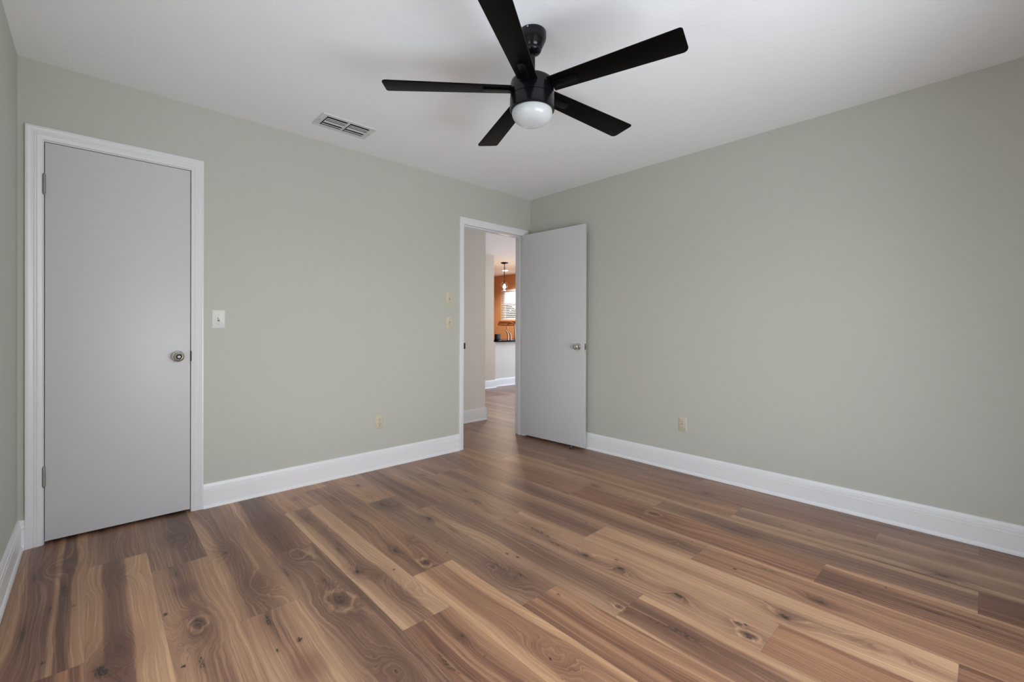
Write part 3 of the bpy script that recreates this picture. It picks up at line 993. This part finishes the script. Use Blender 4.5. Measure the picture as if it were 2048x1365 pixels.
# ------------------------------------------------------------------ living and kitchen windows
def window_x(nm, win, label, ox=None):
    y0, y1, z0, z1 = win
    ox = OX if ox is None else ox
    w = thing(nm, (ox+.06, (y0+y1)/2, z0), label, 'window', kind='structure')
    x0, x1 = ox+.055, ox+.10
    fr_ = MB()
    for a0, a1, b0, b1 in ((y0, y0+.045, z0, z1), (y1-.045, y1, z0, z1), (y0+.045, y1-.045, z0, z0+.05), (y0+.045, y1-.045, z1-.05, z1)):
        fr_.box(x0, x1, a0, a1, b0, b1)
    fr_.build('window_frame', M['trim'], w, 0.003)
    zm = z0+(z1-z0)*.52
    sh = MB()
    sh.box(x0-.006, x1-.01, y0+.045, y1-.045, zm-.03, zm+.03)
    sh.box(x0+.004, x1-.01, y1-.095, y1-.045, z0+.05, zm-.03).box(x0+.004, x1-.01, y0+.045, y0+.095, z0+.05, zm-.03)
    sh.build('sash', M['trim'], w, 0.003)
    MB().box(x0+.020, x0+.024, y0+.045, y1-.045, z0+.05, z1-.05).build('pane', M['pane'], w)
    return w


w2 = window_x('window_2', KW, 'white double hung kitchen window in the orange wall')
MB().box(OX-.055, OX+.055, KW[0]-.05, KW[1]+.05, KW[2]-.035, KW[2]-.004).build('window_sill', M['orange_wall'], w2, 0.004)
o = MB().box(OX-.018, OX, KW[0]-.04, KW[1]+.03, KW[2]-.115, KW[2]-.036).box(OX-.014, OX, KW[0]-.03, KW[1]+.02, KW[3]+.05, KW[3]+.11)
o.build('window_apron', M['orange_wall'], w2, 0.004)
window_x('window_3', LW, 'large white window added out of sight to light the living room')  # unseen window, added as the opening for the living room fill lamp
window_x('window_4', SIDE, 'unseen white double hung bedroom window in the left wall beside the camera', WX-T-.05)

bd = thing('window_blind', (OX+.02, (KW[0]+KW[1])/2, KW[2]), 'white horizontal slat blind hanging in the kitchen window', 'blind')
MB().box(OX+.002, OX+.050, KW[0]+.004, KW[1]-.004, KW[3]-.045, KW[3]-.001).build('headrail', M['blind'], bd, 0.003)
sl = MB()
z = KW[2]+.05
while z < KW[3]-.05:
    t_ = R(30)
    cx_ = OX+.026
    dx, dz = .024*math.cos(t_), .024*math.sin(t_)
    sl.add([(cx_-dx, KW[0]+.008, z-dz), (cx_+dx, KW[0]+.008, z+dz), (cx_+dx, KW[1]-.008, z+dz), (cx_-dx, KW[1]-.008, z-dz),
            (cx_-dx, KW[0]+.008, z-dz+.003), (cx_+dx, KW[0]+.008, z+dz+.003), (cx_+dx, KW[1]-.008, z+dz+.003), (cx_-dx, KW[1]-.008, z-dz+.003)],
           [(3, 2, 1, 0), (4, 5, 6, 7), (0, 1, 5, 4), (1, 2, 6, 5), (2, 3, 7, 6), (3, 0, 4, 7)])
    z += .044
sl.build('slats', M['blind'], bd)
MB().box(OX+.004, OX+.048, KW[0]+.006, KW[1]-.006, KW[2]+.004, KW[2]+.026).build('bottom_rail', M['blind'], bd, 0.003)
for y_ in (KW[0]+.15, KW[1]-.15):
    MB().tube([(OX+.001, y_, KW[2]+.02), (OX+.001, y_, KW[3]-.03)], .0015, 6).build('ladder_cord', M['blind'], bd)

# ------------------------------------------------------------------ counter, faucet, lamps
CT = .871
ct = thing('countertop', (2.8, 3.4, CT-.03), 'black granite counter on the half wall seen through the doorway', 'countertop')
mb = MB()
mb.box(PX+.125, 3.66, 2.975, 3.90, CT-.030, CT)
mb.box(PX+.002, PX+.125, QY+.012, 3.90, CT-.030, CT)
mb.build('slab', M['granite'], ct, 0.004)
sb = MB().box(2.215, 2.338, 3.095, 3.125, CT, CT+.118)
tag(sb.build('backsplash_block', M['granite'], None, 0.003), 'short black granite splash block at the left end of the counter', 'backsplash')

fa = thing('faucet', (2.772, 3.20, CT), 'tall curved gooseneck faucet at the right of the black counter', 'faucet')
fx, fy = 2.790, 3.175
path = [(fx, fy, CT+.02), (fx, fy, CT+.12), (fx, fy, CT+.26)]
rad = .082
for i in range(1, 15):
    a = math.pi*1.06*i/14
    path.append((fx-.35*rad*(1-math.cos(a)), fy+rad*(1-math.cos(a)), CT+.26+rad*math.sin(a)))
path.append((path[-1][0]-.002, path[-1][1]-.008, path[-1][2]-.045))
MB().tube(path, [.019, .015, .0118]+[.0112]*14+[.0125], 18).build('spout', M['copper'], fa)
MB().lathe([(.0001, 0), (.029, 0), (.029, .006), (.024, .016), (.0195, .028), (.0175, .05), (.0001, .05)], (fx, fy, CT), n=28).build('base', M['copper'], fa)


def handle(nm, x_, y_, h, label, cat, bend):
    t_ = thing(nm, (x_, y_, CT), label, cat)
    MB().lathe([(.0001, 0), (.026, 0), (.026, .005), (.021, .016), (.017, .034), (.018, h*.55), (.0150, h*.62), (.0001, h*.64)], (x_, y_, CT), n=26) \
        .build('body', M['copper'], t_)
    p_ = []
    for i in range(9):
        s = i/8
        p_.append((x_-bend*s**1.5, y_+.010*s, CT+h*.55+h*.48*math.sin(s*1.45)))
    MB().tube(p_, [.0165-.0085*i/8 for i in range(9)], 14).build('lever', M['copper'], t_)


handle('lever_tap', 2.640, 3.135, .150, 'short tap with a curved lever just left of the gooseneck faucet', 'tap', .055)
handle('soap_dispenser', 2.540, 3.105, .185, 'slim pump soap dispenser left of the curved lever tap', 'soap dispenser', .060)

px, py = 2.788, 3.485
pd = thing('pendant_light', (px, py, H), 'clear glass globe pendant lamp hanging over the kitchen counter', 'pendant lamp')
MB().lathe([(.0001, H-.0005), (.072, H-.0005), (.075, H-.006), (.070, H-.018), (.050, H-.026), (.012, H-.032), (.0001, H-.032)], (px, py, 0), n=36) \
    .build('canopy', M['black'], pd)
ZG = 1.955
MB().tube([(px, py, H-.03), (px, py, ZG+.105)], .0085, 12).build('rod', M['darksteel'], pd)
MB().lathe([(.0001, ZG+.108), (.016, ZG+.108), (.022, ZG+.098), (.024, ZG+.086), (.018, ZG+.045), (.0001, ZG+.045)], (px, py, 0), n=24) \
    .build('socket', M['darksteel'], pd)
g = [(.022, .086)]
for i in range(1, 20):
    a = R(72) - R(162)*i/19
    g.append((.09*math.cos(a), .09*math.sin(a)))
glb = MB().lathe([(r_, ZG+h) for r_, h in g], (px, py, 0), n=36).build('glass_globe', M['clear'], pd)
MB().lathe([(.0001, ZG+.044), (.012, ZG+.044), (.014, ZG+.03), (.028, ZG+.004), (.031, ZG-.014), (.027, ZG-.034), (.014, ZG-.046), (.0001, ZG-.048)],
           (px, py, 0), n=28).build('bulb', M['bulb'], pd)
pl = bpy.data.lights.new('pendant_bulb_light', 'POINT')
pl.energy = 12
pl.color = (1.0, .78, .5)
pl.shadow_soft_size = .05
po = bpy.data.objects.new('pendant_bulb_light', pl)
po.location = (px, py, ZG-.12)
COL.objects.link(po)

rx, ry = 3.621, 4.38
rl = thing('recessed_light', (rx, ry, H), 'lit round recessed ceiling lamp beyond the glass pendant', 'ceiling lamp')
MB().lathe([(.0001, -.0005), (.085, -.0005), (.083, -.006), (.066, -.008), (.0001, -.008)], (rx, ry, H), n=36).build('trim_ring', M['white_plastic'], rl)
MB().lathe([(.0001, -.0082), (.064, -.0082), (.060, -.014), (.0001, -.018)], (rx, ry, H), n=32).build('lens', M['can'], rl)
pl = bpy.data.lights.new('recessed_lamp_light', 'SPOT')
pl.energy = 170
pl.color = (1.0, .95, .88)
pl.spot_size = R(150)
pl.spot_blend = .6
pl.shadow_soft_size = .06
po = bpy.data.objects.new('recessed_lamp_light', pl)
po.location = (rx, ry, H-.03)
COL.objects.link(po)

# ------------------------------------------------------------------ outdoors behind the kitchen window
o = MB().box(4.6, 16, -6, 20, -.3, -.2).build('ground', M['grass'])
struct(o, 'grassy ground outside beyond the kitchen window', 'ground')
def tree(x_, y_, z0, z1, rr, n, label):
    t_ = thing('tree', (x_, y_, -.2), label, 'tree')
    MB().tube([(x_, y_, -.22), (x_+.03, y_, 1.0), (x_, y_+.04, z0+.3)], [.12, .10, .07], 12).build('trunk', M['bark'], t_)
    mb = MB()
    r_ = random.Random(int(x_*100+y_*10))
    for _ in range(n):
        a, b_, q = r_.uniform(0, 6.283), r_.uniform(-1, 1), r_.random()**.4
        s = math.sqrt(1-b_*b_)
        p_ = Vector((x_+rr*q*s*math.cos(a), y_+rr*q*s*math.sin(a), (z0+z1)/2+(z1-z0)/2*q*b_))
        u_ = Vector((r_.uniform(-1, 1), r_.uniform(-1, 1), r_.uniform(-1, 1))).normalized()
        v_ = u_.orthogonal().normalized()
        k = r_.uniform(.05, .10)
        mb.add([p_-u_*k, p_+v_*k*.5, p_+u_*k, p_-v_*k*.5], [(0, 1, 2, 3)])
    mb.build('foliage', M['leaf'], t_)


tree(7.9, 8.9, 1.0, 1.95, .34, 900, 'dark leafy tree outside, left behind the kitchen blind')
tree(8.4, 8.15, 1.0, 2.0, .34, 900, 'dark leafy tree outside, right behind the kitchen blind')

for o in bpy.data.objects:
    if '_w' in o:
        del o['_w']
